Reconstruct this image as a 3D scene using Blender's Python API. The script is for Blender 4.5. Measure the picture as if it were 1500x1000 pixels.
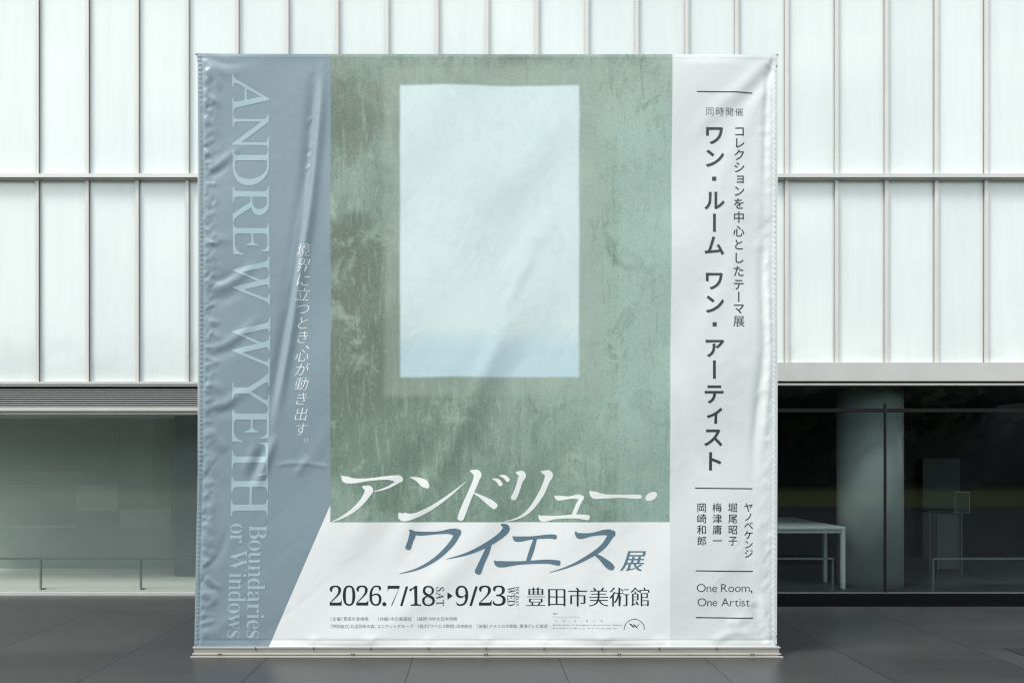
import bpy, bmesh, math, random
import numpy as np
from mathutils import Vector

for o in list(bpy.data.objects):
    bpy.data.objects.remove(o)
sc = bpy.context.scene
COL = sc.collection

# ------------------------------------------------------------------ camera
EYE, FPX, VX, VY = 1.6, 1083.0, 700.0, 672.0      # eye height, focal length and vanishing point of the photograph
cd = bpy.data.cameras.new('camera')
cd.sensor_width = 36.0
cd.lens = 36.0 * FPX / 1500.0
cd.shift_x = (750 - VX) / 1500.0
cd.shift_y = (VY - 500) / 1500.0
cd.clip_start, cd.clip_end = 0.05, 600
cam = bpy.data.objects.new('camera', cd)
COL.objects.link(cam)
cam.location = (0, 0, EYE)
cam.rotation_euler = (math.pi / 2, 0, 0)
sc.camera = cam

# ------------------------------------------------------------------ sky and sun
SUN_EL, SUN_AZ = math.radians(52), math.radians(236)   # azimuth clockwise from +Y
w = bpy.data.worlds.new('World')
sc.world = w
w.use_nodes = True
nt = w.node_tree
bg = nt.nodes['Background']
sky = nt.nodes.new('ShaderNodeTexSky')
sky.sky_type = 'NISHITA'
sky.sun_disc = False
sky.sun_elevation = SUN_EL
sky.sun_rotation = SUN_AZ
sky.air_density, sky.dust_density, sky.ozone_density = 1.0, 2.0, 1.0
tc = nt.nodes.new('ShaderNodeTexCoord')
mp = nt.nodes.new('ShaderNodeMapping')
mp.inputs['Scale'].default_value = (1, 1, 2.6)
nz = nt.nodes.new('ShaderNodeTexNoise')
nz.inputs['Scale'].default_value = 2.2
nz.inputs['Detail'].default_value = 9
nz.inputs['Roughness'].default_value = 0.58
cr = nt.nodes.new('ShaderNodeValToRGB')
cr.color_ramp.elements[0].position = 0.38
cr.color_ramp.elements[0].color = (0.12, 0.12, 0.12, 1)
cr.color_ramp.elements[1].position = 0.60
cr.color_ramp.elements[1].color = (0.95, 0.95, 0.95, 1)
mx = nt.nodes.new('ShaderNodeMix')
mx.data_type = 'RGBA'
mx.inputs['B'].default_value = (10.8, 11.4, 10.7, 1)        # bright thin cloud
nt.links.new(tc.outputs['Generated'], mp.inputs['Vector'])
nt.links.new(mp.outputs['Vector'], nz.inputs['Vector'])
nt.links.new(nz.outputs['Fac'], cr.inputs['Fac'])
nt.links.new(cr.outputs['Color'], mx.inputs['Factor'])
nt.links.new(sky.outputs['Color'], mx.inputs['A'])
nt.links.new(mx.outputs['Result'], bg.inputs['Color'])
bg.inputs['Strength'].default_value = 0.10

sd = bpy.data.lights.new('sun', 'SUN')
sd.energy = 1.5
sd.angle = math.radians(16)
sd.color = (1.0, 0.97, 0.92)
sun = bpy.data.objects.new('sun', sd)
COL.objects.link(sun)
dirv = Vector((math.sin(SUN_AZ) * math.cos(SUN_EL), math.cos(SUN_AZ) * math.cos(SUN_EL), math.sin(SUN_EL)))
sun.rotation_euler = dirv.to_track_quat('Z', 'Y').to_euler()

vs = sc.view_settings
sc.display_settings.display_device = 'sRGB'
vs.view_transform = 'Standard'
vs.look = 'None'
vs.exposure = 0.92
sc.cycles.filter_width = 1.15
vs.gamma = 1
vs.use_curve_mapping = False

# ------------------------------------------------------------------ helpers
def s2l(c):
    return tuple(((x / 255) / 12.92 if x / 255 <= 0.04045 else ((x / 255 + 0.055) / 1.055) ** 2.4) for x in c)

def px(x, y, Y):
    """point at depth Y seen at photograph pixel (x, y)"""
    return Vector(((x - VX) / FPX * Y, Y, EYE - (y - VY) / FPX * Y))
def PX(x, Y): return (x - VX) / FPX * Y
def PZ(y, Y): return EYE - (y - VY) / FPX * Y

def mat(name, col, rough=0.5, metal=0.0, spec=0.5, noise=0.0, nscale=4.0, bump=0.0, bscale=40.0, stretch=(1, 1, 1), coat=0.0):
    m = bpy.data.materials.new(name)
    m.use_nodes = True
    n, l = m.node_tree.nodes, m.node_tree.links
    b = n['Principled BSDF']
    b.inputs['Base Color'].default_value = (*col, 1)
    b.inputs['Roughness'].default_value = rough
    b.inputs['Metallic'].default_value = metal
    b.inputs['Specular IOR Level'].default_value = spec
    b.inputs['Coat Weight'].default_value = coat
    t = n.new('ShaderNodeTexCoord')
    mpn = n.new('ShaderNodeMapping')
    mpn.inputs['Scale'].default_value = stretch
    l.new(t.outputs['Object'], mpn.inputs['Vector'])
    if noise:
        z = n.new('ShaderNodeTexNoise')
        z.inputs['Scale'].default_value = nscale
        z.inputs['Detail'].default_value = 6
        l.new(mpn.outputs['Vector'], z.inputs['Vector'])
        r = n.new('ShaderNodeMapRange')
        r.inputs['From Min'].default_value = 0.25
        r.inputs['From Max'].default_value = 0.75
        r.inputs['To Min'].default_value = 1 - noise
        r.inputs['To Max'].default_value = 1 + noise
        l.new(z.outputs['Fac'], r.inputs['Value'])
        h = n.new('ShaderNodeMix')
        h.data_type = 'RGBA'
        h.blend_type = 'MULTIPLY'
        h.inputs['Factor'].default_value = 1
        h.inputs['A'].default_value = (*col, 1)
        l.new(r.outputs['Result'], h.inputs['B'])
        l.new(h.outputs['Result'], b.inputs['Base Color'])
    if bump:
        z2 = n.new('ShaderNodeTexNoise')
        z2.inputs['Scale'].default_value = bscale
        z2.inputs['Detail'].default_value = 4
        l.new(mpn.outputs['Vector'], z2.inputs['Vector'])
        bp = n.new('ShaderNodeBump')
        bp.inputs['Strength'].default_value = bump
        bp.inputs['Distance'].default_value = 0.01
        l.new(z2.outputs['Fac'], bp.inputs['Height'])
        l.new(bp.outputs['Normal'], b.inputs['Normal'])
    return m

def glass_mat(name, tint, refl=1.0, rough=0.0, f0=0.035):
    m = bpy.data.materials.new(name)
    m.use_nodes = True
    n, l = m.node_tree.nodes, m.node_tree.links
    n.remove(n['Principled BSDF'])
    out = n['Material Output']
    tr = n.new('ShaderNodeBsdfTransparent')
    tr.inputs['Color'].default_value = (*tint, 1)
    gl = n.new('ShaderNodeBsdfGlossy')
    gl.inputs['Roughness'].default_value = rough
    gl.inputs['Color'].default_value = (refl, refl, refl, 1)
    lw = n.new('ShaderNodeLayerWeight')
    lw.inputs['Blend'].default_value = 0.5
    pw = n.new('ShaderNodeMath')
    pw.operation = 'POWER'
    pw.inputs[1].default_value = 5
    l.new(lw.outputs['Facing'], pw.inputs[0])
    mr = n.new('ShaderNodeMapRange')
    mr.inputs['To Min'].default_value = f0
    mr.inputs['To Max'].default_value = 1.0
    l.new(pw.outputs[0], mr.inputs['Value'])
    ms = n.new('ShaderNodeMixShader')
    l.new(mr.outputs['Result'], ms.inputs['Fac'])
    l.new(tr.outputs[0], ms.inputs[1])
    l.new(gl.outputs[0], ms.inputs[2])
    l.new(ms.outputs[0], out.inputs['Surface'])
    return m

def box(bm, x0, x1, y0, y1, z0, z1):
    vs_ = [bm.verts.new(p) for p in ((x0, y0, z0), (x1, y0, z0), (x1, y1, z0), (x0, y1, z0),
                                     (x0, y0, z1), (x1, y0, z1), (x1, y1, z1), (x0, y1, z1))]
    for f in ((0, 3, 2, 1), (4, 5, 6, 7), (0, 1, 5, 4), (1, 2, 6, 5), (2, 3, 7, 6), (3, 0, 4, 7)):
        bm.faces.new([vs_[i] for i in f])

def cyl(bm, p, q, r, r2=None, seg=16):
    p, q = Vector(p), Vector(q)
    r2 = r if r2 is None else r2
    d = (q - p).normalized()
    a = d.orthogonal().normalized()
    b = d.cross(a)
    A, B = [], []
    for i in range(seg):
        t = 2 * math.pi * i / seg
        e = a * math.cos(t) + b * math.sin(t)
        A.append(bm.verts.new(p + e * r))
        B.append(bm.verts.new(q + e * r2))
    for i in range(seg):
        j = (i + 1) % seg
        f = bm.faces.new((A[i], A[j], B[j], B[i]))
        f.smooth = True
    bm.faces.new(A[::-1])
    bm.faces.new(B)

def empty(name, loc, label=None, cat=None, group=None):
    o = bpy.data.objects.new(name, None)
    o.empty_display_size = 0.1
    COL.objects.link(o)
    o.location = loc
    if label: o['label'] = label
    if cat: o['category'] = cat
    if group: o['group'] = group
    return o

def link(name, me, m, parent=None, label=None):
    o = bpy.data.objects.new(name, me)
    COL.objects.link(o)
    if m: me.materials.append(m)
    if parent is not None:
        o.parent = parent
        r = parent
        off = Vector((0, 0, 0))
        while r is not None:
            off += r.location
            r = r.parent
        o.location = -off
    if label: o['label'] = label
    return o

def build(name, fn, m, parent=None, label=None, bevel=0.0):
    bm = bmesh.new()
    fn(bm)
    bmesh.ops.recalc_face_normals(bm, faces=bm.faces)
    if bevel:
        bmesh.ops.bevel(bm, geom=list(bm.edges), offset=bevel, segments=2, affect='EDGES', profile=0.5)
    me = bpy.data.meshes.new(name)
    bm.to_mesh(me)
    bm.free()
    return link(name, me, m, parent, label)

def boxes(*bs):
    def fn(bm):
        for b in bs: box(bm, *b)
    return fn

# ------------------------------------------------------------------ materials
M_ALU = mat('facade aluminium', (0.62, 0.61, 0.59), 0.42, 0.35, noise=0.06, nscale=3)
M_FIN = mat('mullion aluminium', (0.66, 0.645, 0.63), 0.45, 0.0, noise=0.05, nscale=2)
M_GASKET = mat('grey gasket', (0.07, 0.062, 0.058), 0.7)
M_DARKMET = mat('dark metal', (0.02, 0.02, 0.022), 0.4, 0.5)
M_SLAT = mat('louvre blade', (0.66, 0.66, 0.64), 0.4, 0.1)
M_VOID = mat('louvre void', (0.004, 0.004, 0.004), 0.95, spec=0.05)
M_STEELRAIL = mat('railing steel', (0.33, 0.36, 0.35), 0.4, 0.6)
M_INT_L = mat('gallery blind', (0.40, 0.445, 0.43), 0.75, noise=0.12, nscale=0.7)
M_INT_FLOOR_L = mat('pale gallery floor', (0.80, 0.80, 0.75), 0.6, noise=0.04)
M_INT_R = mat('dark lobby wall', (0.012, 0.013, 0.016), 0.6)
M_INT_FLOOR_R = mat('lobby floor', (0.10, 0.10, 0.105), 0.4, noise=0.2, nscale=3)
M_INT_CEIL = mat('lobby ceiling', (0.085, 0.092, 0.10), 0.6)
M_COLUMN = mat('lobby column', (0.54, 0.585, 0.57), 0.5, noise=0.05, nscale=1.5)
M_TABLE = mat('table white', (0.8, 0.84, 0.83), 0.4)
M_BLACK = mat('black plastic', (0.01, 0.01, 0.012), 0.4)
M_CARD = mat('white card', (0.45, 0.48, 0.48), 0.6)
M_GLASS_L = glass_mat('gallery glass', (0.87, 0.895, 0.885))
M_GLASS_R = glass_mat('entrance glass', (0.72, 0.76, 0.76), 0.9, f0=0.028)
M_MAT = mat('dark stone strip', (0.003, 0.003, 0.0035), 0.95, spec=0.03, noise=0.2, nscale=6)
M_BASE = mat('base channel', (0.36, 0.35, 0.32), 0.5, 0.2, noise=0.10, nscale=5, stretch=(1, 1, 6))
M_BASE_LIP = mat('base channel lip', (0.50, 0.485, 0.45), 0.45, 0.2, noise=0.08, nscale=5)
M_POST = mat('stand tube', (0.66, 0.65, 0.62), 0.45, 0.2)
M_CORD = mat('tie cord', (0.09, 0.08, 0.07), 0.8)

def frosted():
    m = mat('frosted white glass', (0.77, 0.81, 0.81), 0.06, spec=0.9)
    n, l = m.node_tree.nodes, m.node_tree.links
    b = n['Principled BSDF']
    oi = n.new('ShaderNodeObjectInfo')
    r = n.new('ShaderNodeMapRange')
    r.inputs['To Min'].default_value = 0.965
    r.inputs['To Max'].default_value = 1.015
    l.new(oi.outputs['Random'], r.inputs['Value'])
    t = n.new('ShaderNodeTexCoord')
    mp_ = n.new('ShaderNodeMapping')
    mp_.inputs['Scale'].default_value = (5, 1, .35)
    l.new(t.outputs['Object'], mp_.inputs['Vector'])
    wv = n.new('ShaderNodeMath'); wv.operation = 'MULTIPLY'; wv.inputs[1].default_value = 60
    l.new(oi.outputs['Random'], wv.inputs[0])
    z = n.new('ShaderNodeTexNoise'); z.noise_dimensions = '4D'
    z.inputs['Scale'].default_value = 2.2; z.inputs['Detail'].default_value = 6
    l.new(mp_.outputs['Vector'], z.inputs['Vector']); l.new(wv.outputs[0], z.inputs['W'])
    r2 = n.new('ShaderNodeMapRange')
    r2.inputs['From Min'].default_value = .3; r2.inputs['From Max'].default_value = .7
    r2.inputs['To Min'].default_value = .965; r2.inputs['To Max'].default_value = 1.02
    l.new(z.outputs['Fac'], r2.inputs['Value'])
    mu = n.new('ShaderNodeMath'); mu.operation = 'MULTIPLY'
    l.new(r.outputs['Result'], mu.inputs[0]); l.new(r2.outputs['Result'], mu.inputs[1])
    h = n.new('ShaderNodeMix')
    h.data_type = 'RGBA'
    h.blend_type = 'MULTIPLY'
    h.inputs['Factor'].default_value = 1
    h.inputs['A'].default_value = (0.755, 0.806, 0.800, 1)
    l.new(mu.outputs[0], h.inputs['B'])
    l.new(h.outputs['Result'], b.inputs['Base Color'])
    return m
M_FROST = frosted()

def pavement():
    m = bpy.data.materials.new('slate paving')
    m.use_nodes = True
    n, l = m.node_tree.nodes, m.node_tree.links
    b = n['Principled BSDF']
    t = n.new('ShaderNodeTexCoord')
    sp = n.new('ShaderNodeSeparateXYZ')
    l.new(t.outputs['Object'], sp.inputs[0])
    def math_(op, a, c=None, d=None):
        k = n.new('ShaderNodeMath')
        k.operation = op
        for i, v in enumerate((a, c, d)):
            if v is None: continue
            if isinstance(v, (int, float)): k.inputs[i].default_value = v
            else: l.new(v, k.inputs[i])
        return k.outputs[0]
    TX, TY = 1.174, 0.853
    gx = math_('DIVIDE', math_('ADD', sp.outputs['X'], 0.523), TX)
    gy = math_('DIVIDE', math_('SUBTRACT', sp.outputs['Y'], 6.17), TY)
    fx, fy = math_('FLOOR', gx), math_('FLOOR', gy)
    dx = math_('MULTIPLY', math_('PINGPONG', gx, 0.5), TX)     # metres to the nearest joint
    dy = math_('MULTIPLY', math_('PINGPONG', gy, 0.5), TY)
    jx = math_('LESS_THAN', dx, 0.0055)
    jy = math_('LESS_THAN', dy, 0.0025)
    cmb = n.new('ShaderNodeCombineXYZ')
    l.new(fx, cmb.inputs[0]); l.new(fy, cmb.inputs[1])
    wn = n.new('ShaderNodeTexWhiteNoise')
    wn.noise_dimensions = '2D'
    l.new(cmb.outputs[0], wn.inputs['Vector'])
    mpn = n.new('ShaderNodeMapping')
    mpn.inputs['Scale'].default_value = (0.6, 1.3, 1)
    l.new(t.outputs['Object'], mpn.inputs['Vector'])
    z = n.new('ShaderNodeTexNoise')
    z.inputs['Scale'].default_value = 1.6
    z.inputs['Detail'].default_value = 8
    z.inputs['Roughness'].default_value = 0.65
    l.new(mpn.outputs['Vector'], z.inputs['Vector'])
    zf = n.new('ShaderNodeTexNoise')
    zf.inputs['Scale'].default_value = 160
    zf.inputs['Detail'].default_value = 3
    l.new(t.outputs['Object'], zf.inputs['Vector'])
    cr = n.new('ShaderNodeValToRGB')
    cr.color_ramp.elements[0].position = 0.3
    cr.color_ramp.elements[0].color = (0.030, 0.031, 0.034, 1)
    cr.color_ramp.elements[1].position = 0.72
    cr.color_ramp.elements[1].color = (0.046, 0.045, 0.045, 1)
    l.new(z.outputs['Fac'], cr.inputs['Fac'])
    tone = math_('MULTIPLY', math_('MULTIPLY_ADD', wn.outputs['Value'], 0.30, 0.85), math_('MULTIPLY_ADD', zf.outputs['Fac'], 0.5, 0.75))
    h = n.new('ShaderNodeMix'); h.data_type = 'RGBA'; h.blend_type = 'MULTIPLY'; h.inputs['Factor'].default_value = 1
    l.new(cr.outputs['Color'], h.inputs['A']); l.new(tone, h.inputs['B'])
    h2 = n.new('ShaderNodeMix'); h2.data_type = 'RGBA'
    l.new(math_('MULTIPLY', jx, .75), h2.inputs['Factor']); l.new(h.outputs['Result'], h2.inputs['A']); h2.inputs['B'].default_value = (0.008, 0.008, 0.009, 1)
    h3 = n.new('ShaderNodeMix'); h3.data_type = 'RGBA'
    l.new(math_('MULTIPLY', jy, 0.55), h3.inputs['Factor']); l.new(h2.outputs['Result'], h3.inputs['A']); h3.inputs['B'].default_value = (0.13, 0.13, 0.13, 1)
    l.new(h3.outputs['Result'], b.inputs['Base Color'])
    l.new(math_('MULTIPLY', math_('MULTIPLY_ADD', jx, -.6, 1.0), 0.6), b.inputs['Specular IOR Level'])
    rr = n.new('ShaderNodeMapRange')
    rr.inputs['From Min'].default_value = 0.3; rr.inputs['From Max'].default_value = 0.7
    rr.inputs['To Min'].default_value = 0.34; rr.inputs['To Max'].default_value = 0.38
    l.new(z.outputs['Fac'], rr.inputs['Value']); l.new(rr.outputs['Result'], b.inputs['Roughness'])
    bp = n.new('ShaderNodeBump'); bp.inputs['Strength'].default_value = 0.05; bp.inputs['Distance'].default_value = 0.002
    l.new(math_('SUBTRACT', zf.outputs['Fac'], math_('MULTIPLY', jx, 1.5)), bp.inputs['Height'])
    l.new(bp.outputs['Normal'], b.inputs['Normal'])
    return m

# ------------------------------------------------------------------ setting: ground, and what lies behind the camera (seen in the glass), with an added slope
def ground_fn(bm):
    vs_ = [bm.verts.new(p) for p in ((-150, -7.3, 0), (150, -7.3, 0), (150, 120, 0), (-150, 120, 0))]
    bm.faces.new(vs_)
g = build('ground', ground_fn, pavement()); g['kind'] = 'structure'
M_LAWN = mat('lawn grass', (0.12, 0.14, 0.03), 0.9, noise=0.3, nscale=8)
def lawn_fn(bm):
    vs_ = [bm.verts.new(p) for p in ((-150, -150, 0.0), (150, -150, 0.0), (150, -7.3, 0.0), (-150, -7.3, 0.0))]
    bm.faces.new(vs_)
g = build('lawn', lawn_fn, M_LAWN); g['kind'] = 'structure'
random.seed(5)
def added_hill_fn(bm):
    A = []
    for k in range(41):
        x = -120 + 6 * k
        A.append([bm.verts.new((x, y, z)) for y, z in ((-34, -0.5), (-42, 6.5 + 1.2 * math.sin(k * .7)), (-70, 10 + 2 * math.sin(k * .37 + 1)), (-130, 9))])
    for a, b in zip(A[:-1], A[1:]):
        for q in range(3): bm.faces.new((a[q], b[q], b[q + 1], a[q + 1]))
g = build('added_hill', added_hill_fn, mat('hill scrub', (0.03, 0.045, 0.018), 0.9, noise=0.4, nscale=1.5)); g['kind'] = 'structure'  # unseen dark slope added to close sky gaps in the reflected woodland
def wood_fn(bm):
    for i in range(190):
        cx, cy = random.uniform(-60, 60), random.uniform(-36, -23)
        H = random.uniform(5.5, 9.0)
        for k in range(170):
            c = Vector((cx + random.gauss(0, 1.6), cy + random.gauss(0, 1.3), max(0.2, random.betavariate(1.5, 1.5) * H)))
            a = Vector([random.gauss(0, 1) for _ in range(3)]).normalized()
            b = a.orthogonal().normalized()
            s = random.uniform(0.25, 0.6)
            bm.faces.new([bm.verts.new(c + a * s), bm.verts.new(c + b * s), bm.verts.new(c - a * s * 0.8), bm.verts.new(c - b * s)])
g = build('woodland', wood_fn, mat('woodland leaves', (0.025, 0.042, 0.015), 0.8, noise=0.3)); g['kind'] = 'stuff'

# ------------------------------------------------------------------ museum building
F = 8.75                          # depth of the facade plane
bld = empty('museum_building', (0.07, F, 0), 'museum building with tall frosted white glass facade, louvre band and dark glazed entrance', 'building')
X0, X1 = PX(-330, F), PX(1640, F)
XM = PX(760, F)                   # gallery glazing on one side of this line, entrance on the other (behind the banner)
PITCH = 72.95
mull = [56.5 + PITCH * k for k in range(-5, 23)]
zt_top = PZ(-36, F)
rows_left = [(PZ(559.5, F), PZ(264.5, F)), (PZ(258.5, F), PZ(-33, F)), (PZ(-39, F), PZ(-330, F))]
rows_right = [(PZ(532, F), PZ(265, F)), (PZ(259, F), PZ(-33, F)), (PZ(-39, F), PZ(-330, F))]
FW = 2.5 * F / FPX               # half width of a mullion
pane_mesh = {}
for k in range(len(mull) - 1):
    xa, xb = PX(mull[k], F), PX(mull[k + 1], F)
    rows = rows_left if (xa + xb) / 2 < XM else rows_right
    for r, (z0, z1) in enumerate(rows):
        key = (r, rows is rows_left)
        if key not in pane_mesh:
            wd = xb - xa - 2 * FW + 0.02
            o = build('glass_panel', boxes((0, wd, 0.0, 0.02, z0 - 0.01, z1 + 0.01)), M_FROST, bld)
            pane_mesh[key] = o.data
        else:
            o = link('glass_panel', pane_mesh[key], None, bld)
        o.location = o.location + Vector((xa + FW - 0.01, F, 0))
for k, xm in enumerate(mull):
    xa = PX(xm, F)
    rows = rows_left if xa < XM else rows_right
    mo = build('mullion', boxes(*[(xa - FW, xa + FW, F - 0.036, F - 0.022, z0, z1) for z0, z1 in rows]), M_FIN, bld)
    build('gasket', boxes(*[(xa - FW + 0.004, xa + FW - 0.004, F - 0.022, F + 0.012, z0, z1) for z0, z1 in rows]), M_GASKET, mo)
build('transom', boxes((X0, X1, F - 0.10, F + 0.03, PZ(264.2, F), PZ(259.0, F)), (X0, X1, F - 0.07, F + 0.03, PZ(265.0, F), PZ(264.2, F))), M_ALU, bld)
build('transom', boxes((X0, X1, F - 0.085, F + 0.03, PZ(-39, F), PZ(-33, F))), M_ALU, bld)
build('parapet', boxes((X0, X1, F - 0.1, F + 0.35, PZ(-330, F), PZ(-352, F))), M_ALU, bld)
build('wall', boxes((X0, X1, F + 0.1, F + 0.3, PZ(556, F), PZ(-330, F))), M_ALU, bld, 'backing wall behind the frosted glass')
build('roof', boxes((X0, X1, F + 0.3, F + 9, PZ(-330, F) - 0.2, PZ(-330, F))), M_ALU, bld)

# gallery side: sill rail, louvre, lintel, gallery window
build('sill', boxes((X0, XM, F - 0.07, F + 0.1, PZ(563.2, F), PZ(559.5, F)), (X0, XM, F - 0.05, F + 0.1, PZ(566.2, F), PZ(563.9, F))), M_ALU, bld)
lv = build('louvre', boxes((X0, XM, F + 0.09, F + 0.1, PZ(597, F), PZ(566, F))), M_VOID, bld)
def slats(bm):
    for i in range(9):
        yc = 570.6 + i * 3.1
        z = PZ(yc, F)
        box(bm, X0, XM, F - 0.036, F - 0.018, z - 0.004, z + 0.0035)
build('blade', slats, M_SLAT, lv)
build('lintel', boxes((X0, XM, F - 0.06, F + 0.12, PZ(602, F), PZ(596.8, F)), (X0, XM, F + 0.0, F + 0.12, PZ(606.5, F), PZ(602, F))), M_ALU, bld)
gw = build('gallery_window', boxes((X0, XM, F - 0.06, F + 0.06, 0.0, PZ(866.0, F))), M_ALU, bld)
build('pane', boxes((X0, XM, F + 0.01, F + 0.022, PZ(866.0, F), PZ(606.5, F))), M_GLASS_L, gw)
ZF = 0.03
build('interior_floor', boxes((X0, XM - 0.15, F + 0.06, 10.62, -0.1, ZF)), M_INT_FLOOR_L, bld, 'pale gallery floor behind the glass')
build('interior_wall', boxes((X0, XM - 0.15, 10.62, 10.75, -0.1, 2.6)), M_INT_L, bld, 'grey green blind at the back of the gallery')
build('interior_wall', boxes((PX(256, 9.9), XM - 0.15, 9.9, 10.0, ZF, 2.42)), mat('blue grey partition', (0.24, 0.275, 0.285), 0.7), bld, 'blue grey partition in the gallery')
M_REFL = mat('pale painted reflection', (0.44, 0.485, 0.468), 0.6)
M_REFL2 = mat('grey painted reflection', (0.375, 0.415, 0.40), 0.7)
YW = 10.62
for a, b, c, d, mm in ((-60, 175, 690, 623, M_REFL2), (112, 174, 748, 709, M_REFL), (-60, 112, 712, 709.5, M_REFL), (176, 253, 773, 744, M_REFL), (-60, 110, 772, 769, M_REFL), (224, 253, 744, 606, M_REFL2)):
    build('painted_reflection', boxes((PX(a, YW), PX(b, YW), YW - 0.004, YW - 0.001, PZ(c, YW), PZ(d, YW))), mm, bld)  # faint glass reflections, painted as thin slabs on the back wall
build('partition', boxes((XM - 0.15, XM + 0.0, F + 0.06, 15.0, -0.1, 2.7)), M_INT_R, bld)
build('ceiling', boxes((X0, XM - 0.15, F + 0.12, 10.75, PZ(600, F), PZ(600, F) + 0.1)), M_INT_L, bld)

# entrance side
build('fascia_beam', boxes((XM, X1, F - 0.09, F + 0.1, PZ(559, F), PZ(532.3, F))), M_ALU, bld)
build('shadow_gap', boxes((XM, X1, F - 0.02, F + 0.1, PZ(562.2, F), PZ(559, F))), M_DARKMET, bld)
def lip(bm):
    xs = [XM, PX(1176, F), PX(1395, F), X1]
    for a, b in zip(xs[:-1], xs[1:]):
        box(bm, a + 0.003, b - 0.003, F - 0.085, F + 0.1, PZ(565, F), PZ(562.2, F))
build('fascia_lip', lip, M_BASE_LIP, bld)
ew = build('entrance_glazing', boxes((XM, X1, F - 0.01, F + 0.04, PZ(603.5, F), PZ(598, F)),
                                     (XM, X1, F - 0.01, F + 0.04, PZ(871, F), PZ(868.6, F))), mat('bronze frame', (0.008, 0.008, 0.008), 0.7, 0.0, spec=.2), bld)
build('threshold', boxes((XM, X1, F - 0.02, F + 0.045, PZ(868.6, F), PZ(867.2, F))), mat('steel threshold', (0.3, 0.3, 0.3), 0.35, 0.7), ew)
build('jamb', boxes((PX(1296.3, F), PX(1298.0, F), F - 0.012, F + 0.03, PZ(867.2, F), PZ(590, F))), M_BLACK, ew)
build('pane', boxes((XM, X1, F + 0.008, F + 0.02, PZ(867.2, F), PZ(603.5, F)), (XM, X1, F + 0.008, F + 0.02, PZ(598, F), PZ(565, F))), M_GLASS_R, ew)
ZC = PZ(565.5, F)
def ceil_fn(bm):
    xs = [XM] + [XM + 0.6 + 1.22 * k for k in range(0, 7)]
    for a, b in zip(xs[:-1], xs[1:]):
        if a < X1: box(bm, a + 0.004, min(b, X1 + 1) - 0.004, F + 0.1, 14.5, ZC, ZC + 0.05)
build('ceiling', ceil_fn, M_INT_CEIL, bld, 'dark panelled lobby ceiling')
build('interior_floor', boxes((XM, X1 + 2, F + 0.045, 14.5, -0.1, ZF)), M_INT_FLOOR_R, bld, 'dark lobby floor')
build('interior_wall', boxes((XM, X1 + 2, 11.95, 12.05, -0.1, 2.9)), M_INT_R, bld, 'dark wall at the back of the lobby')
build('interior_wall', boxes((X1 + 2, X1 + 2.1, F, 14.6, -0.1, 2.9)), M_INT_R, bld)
build('interior_wall', boxes((PX(1352, 11.8), PX(1406, 11.8), 11.8, 11.9, ZF, PZ(671, 11.8))), mat('grey panel', (0.085, 0.098, 0.098), 0.5), bld, 'grey display panel in the lobby')
build('column', lambda bm: cyl(bm, (PX(1275, 9.32), 9.34, ZF), (PX(1275, 9.32), 9.34, ZC), 0.378, seg=64), M_COLUMN, bld, 'round pale column inside the entrance glass')

# strips on the ground by the entrance
g = build('drain_strip', boxes((PX(1050, 8.4), X1 + 2, 8.03, F - 0.02, -0.02, 0.004)), M_MAT); g['kind'] = 'structure'
ft = build('floor_plate', lambda bm: (box(bm, 4.435, 5.6, 5.2, 6.25, -0.02, 0.006)), mat('dark rubber', (0.012, 0.012, 0.013), 0.6))
ft['label'] = 'flat dark mat on the paving at the right edge'; ft['category'] = 'floor mat'

# ------------------------------------------------------------------ low railings behind the glass
def railing(xs, x_end0, x_end1, Y, label):
    t = empty('low_railing', (PX(xs[0], Y), Y, ZF), label, 'railing', 'low railings behind the glazing')
    zt = PZ(817.8, Y)
    build('handrail', boxes((PX(x_end0, Y), PX(x_end1, Y), Y - 0.006, Y + 0.006, zt - 0.012, zt + 0.012)), M_STEELRAIL, t)
    for x in xs:
        build('post', boxes((PX(x, Y) - 0.009, PX(x, Y) + 0.009, Y + 0.006, Y + 0.03, ZF, zt - 0.012)), M_STEELRAIL, t)
        build('foot', boxes((PX(x, Y) - 0.02, PX(x, Y) + 0.02, Y + 0.03, Y + 0.10, ZF, ZF + 0.01)), M_STEELRAIL, t)
    return t
railing([-88, 58.5, 205.5, 352], -110, 400, 8.86, 'long low steel railing behind the pale gallery window, left of the banner')
railing([1080, 1220.5], 1040, 1221.5, 8.86, 'short low railing in front of the white table by the column')
railing([1368, 1515], 1367, 1600, 8.86, 'low railing behind the dark glass in front of the lectern')

# ------------------------------------------------------------------ lobby furniture
tb = empty('table', (PX(1180, 9.2), 9.2, ZF), 'white table beside the round column inside the entrance', 'table')
TZ = PZ(771.5, 8.98)
xa, xb = PX(1085, 8.98), PX(1239, 8.98)
build('tabletop', boxes((xa, xb, 8.98, 10.5, TZ - 0.03, TZ)), M_TABLE, tb, bevel=0.004)  # top stretched back to stand in for paving reflected in the glass
build('apron', boxes((xa + 0.05, xb - 0.05, 9.0, 9.02, TZ - 0.075, TZ - 0.03)), M_TABLE, tb)
for x in (xa + 0.003, xb - 0.045):
    for y in (8.985, 9.45):
        build('leg', boxes((x, x + 0.042, y, y + 0.042, ZF, TZ - 0.03)), M_TABLE, tb)
st = empty('sign_stand', (PX(1153, 11.6), 11.6, ZF), 'black sign stand with round foot behind the white table', 'sign stand')
Ys = 11.6
build('panel', boxes((PX(1128, Ys), PX(1168, Ys), Ys - 0.015, Ys + 0.015, PZ(762, Ys), PZ(720, Ys))), M_BLACK, st, bevel=0.004)
build('pole', lambda bm: cyl(bm, (PX(1153, Ys), Ys + 0.03, ZF + 0.05), (PX(1153, Ys), Ys + 0.03, PZ(740, Ys)), 0.014), M_BLACK, st)
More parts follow.
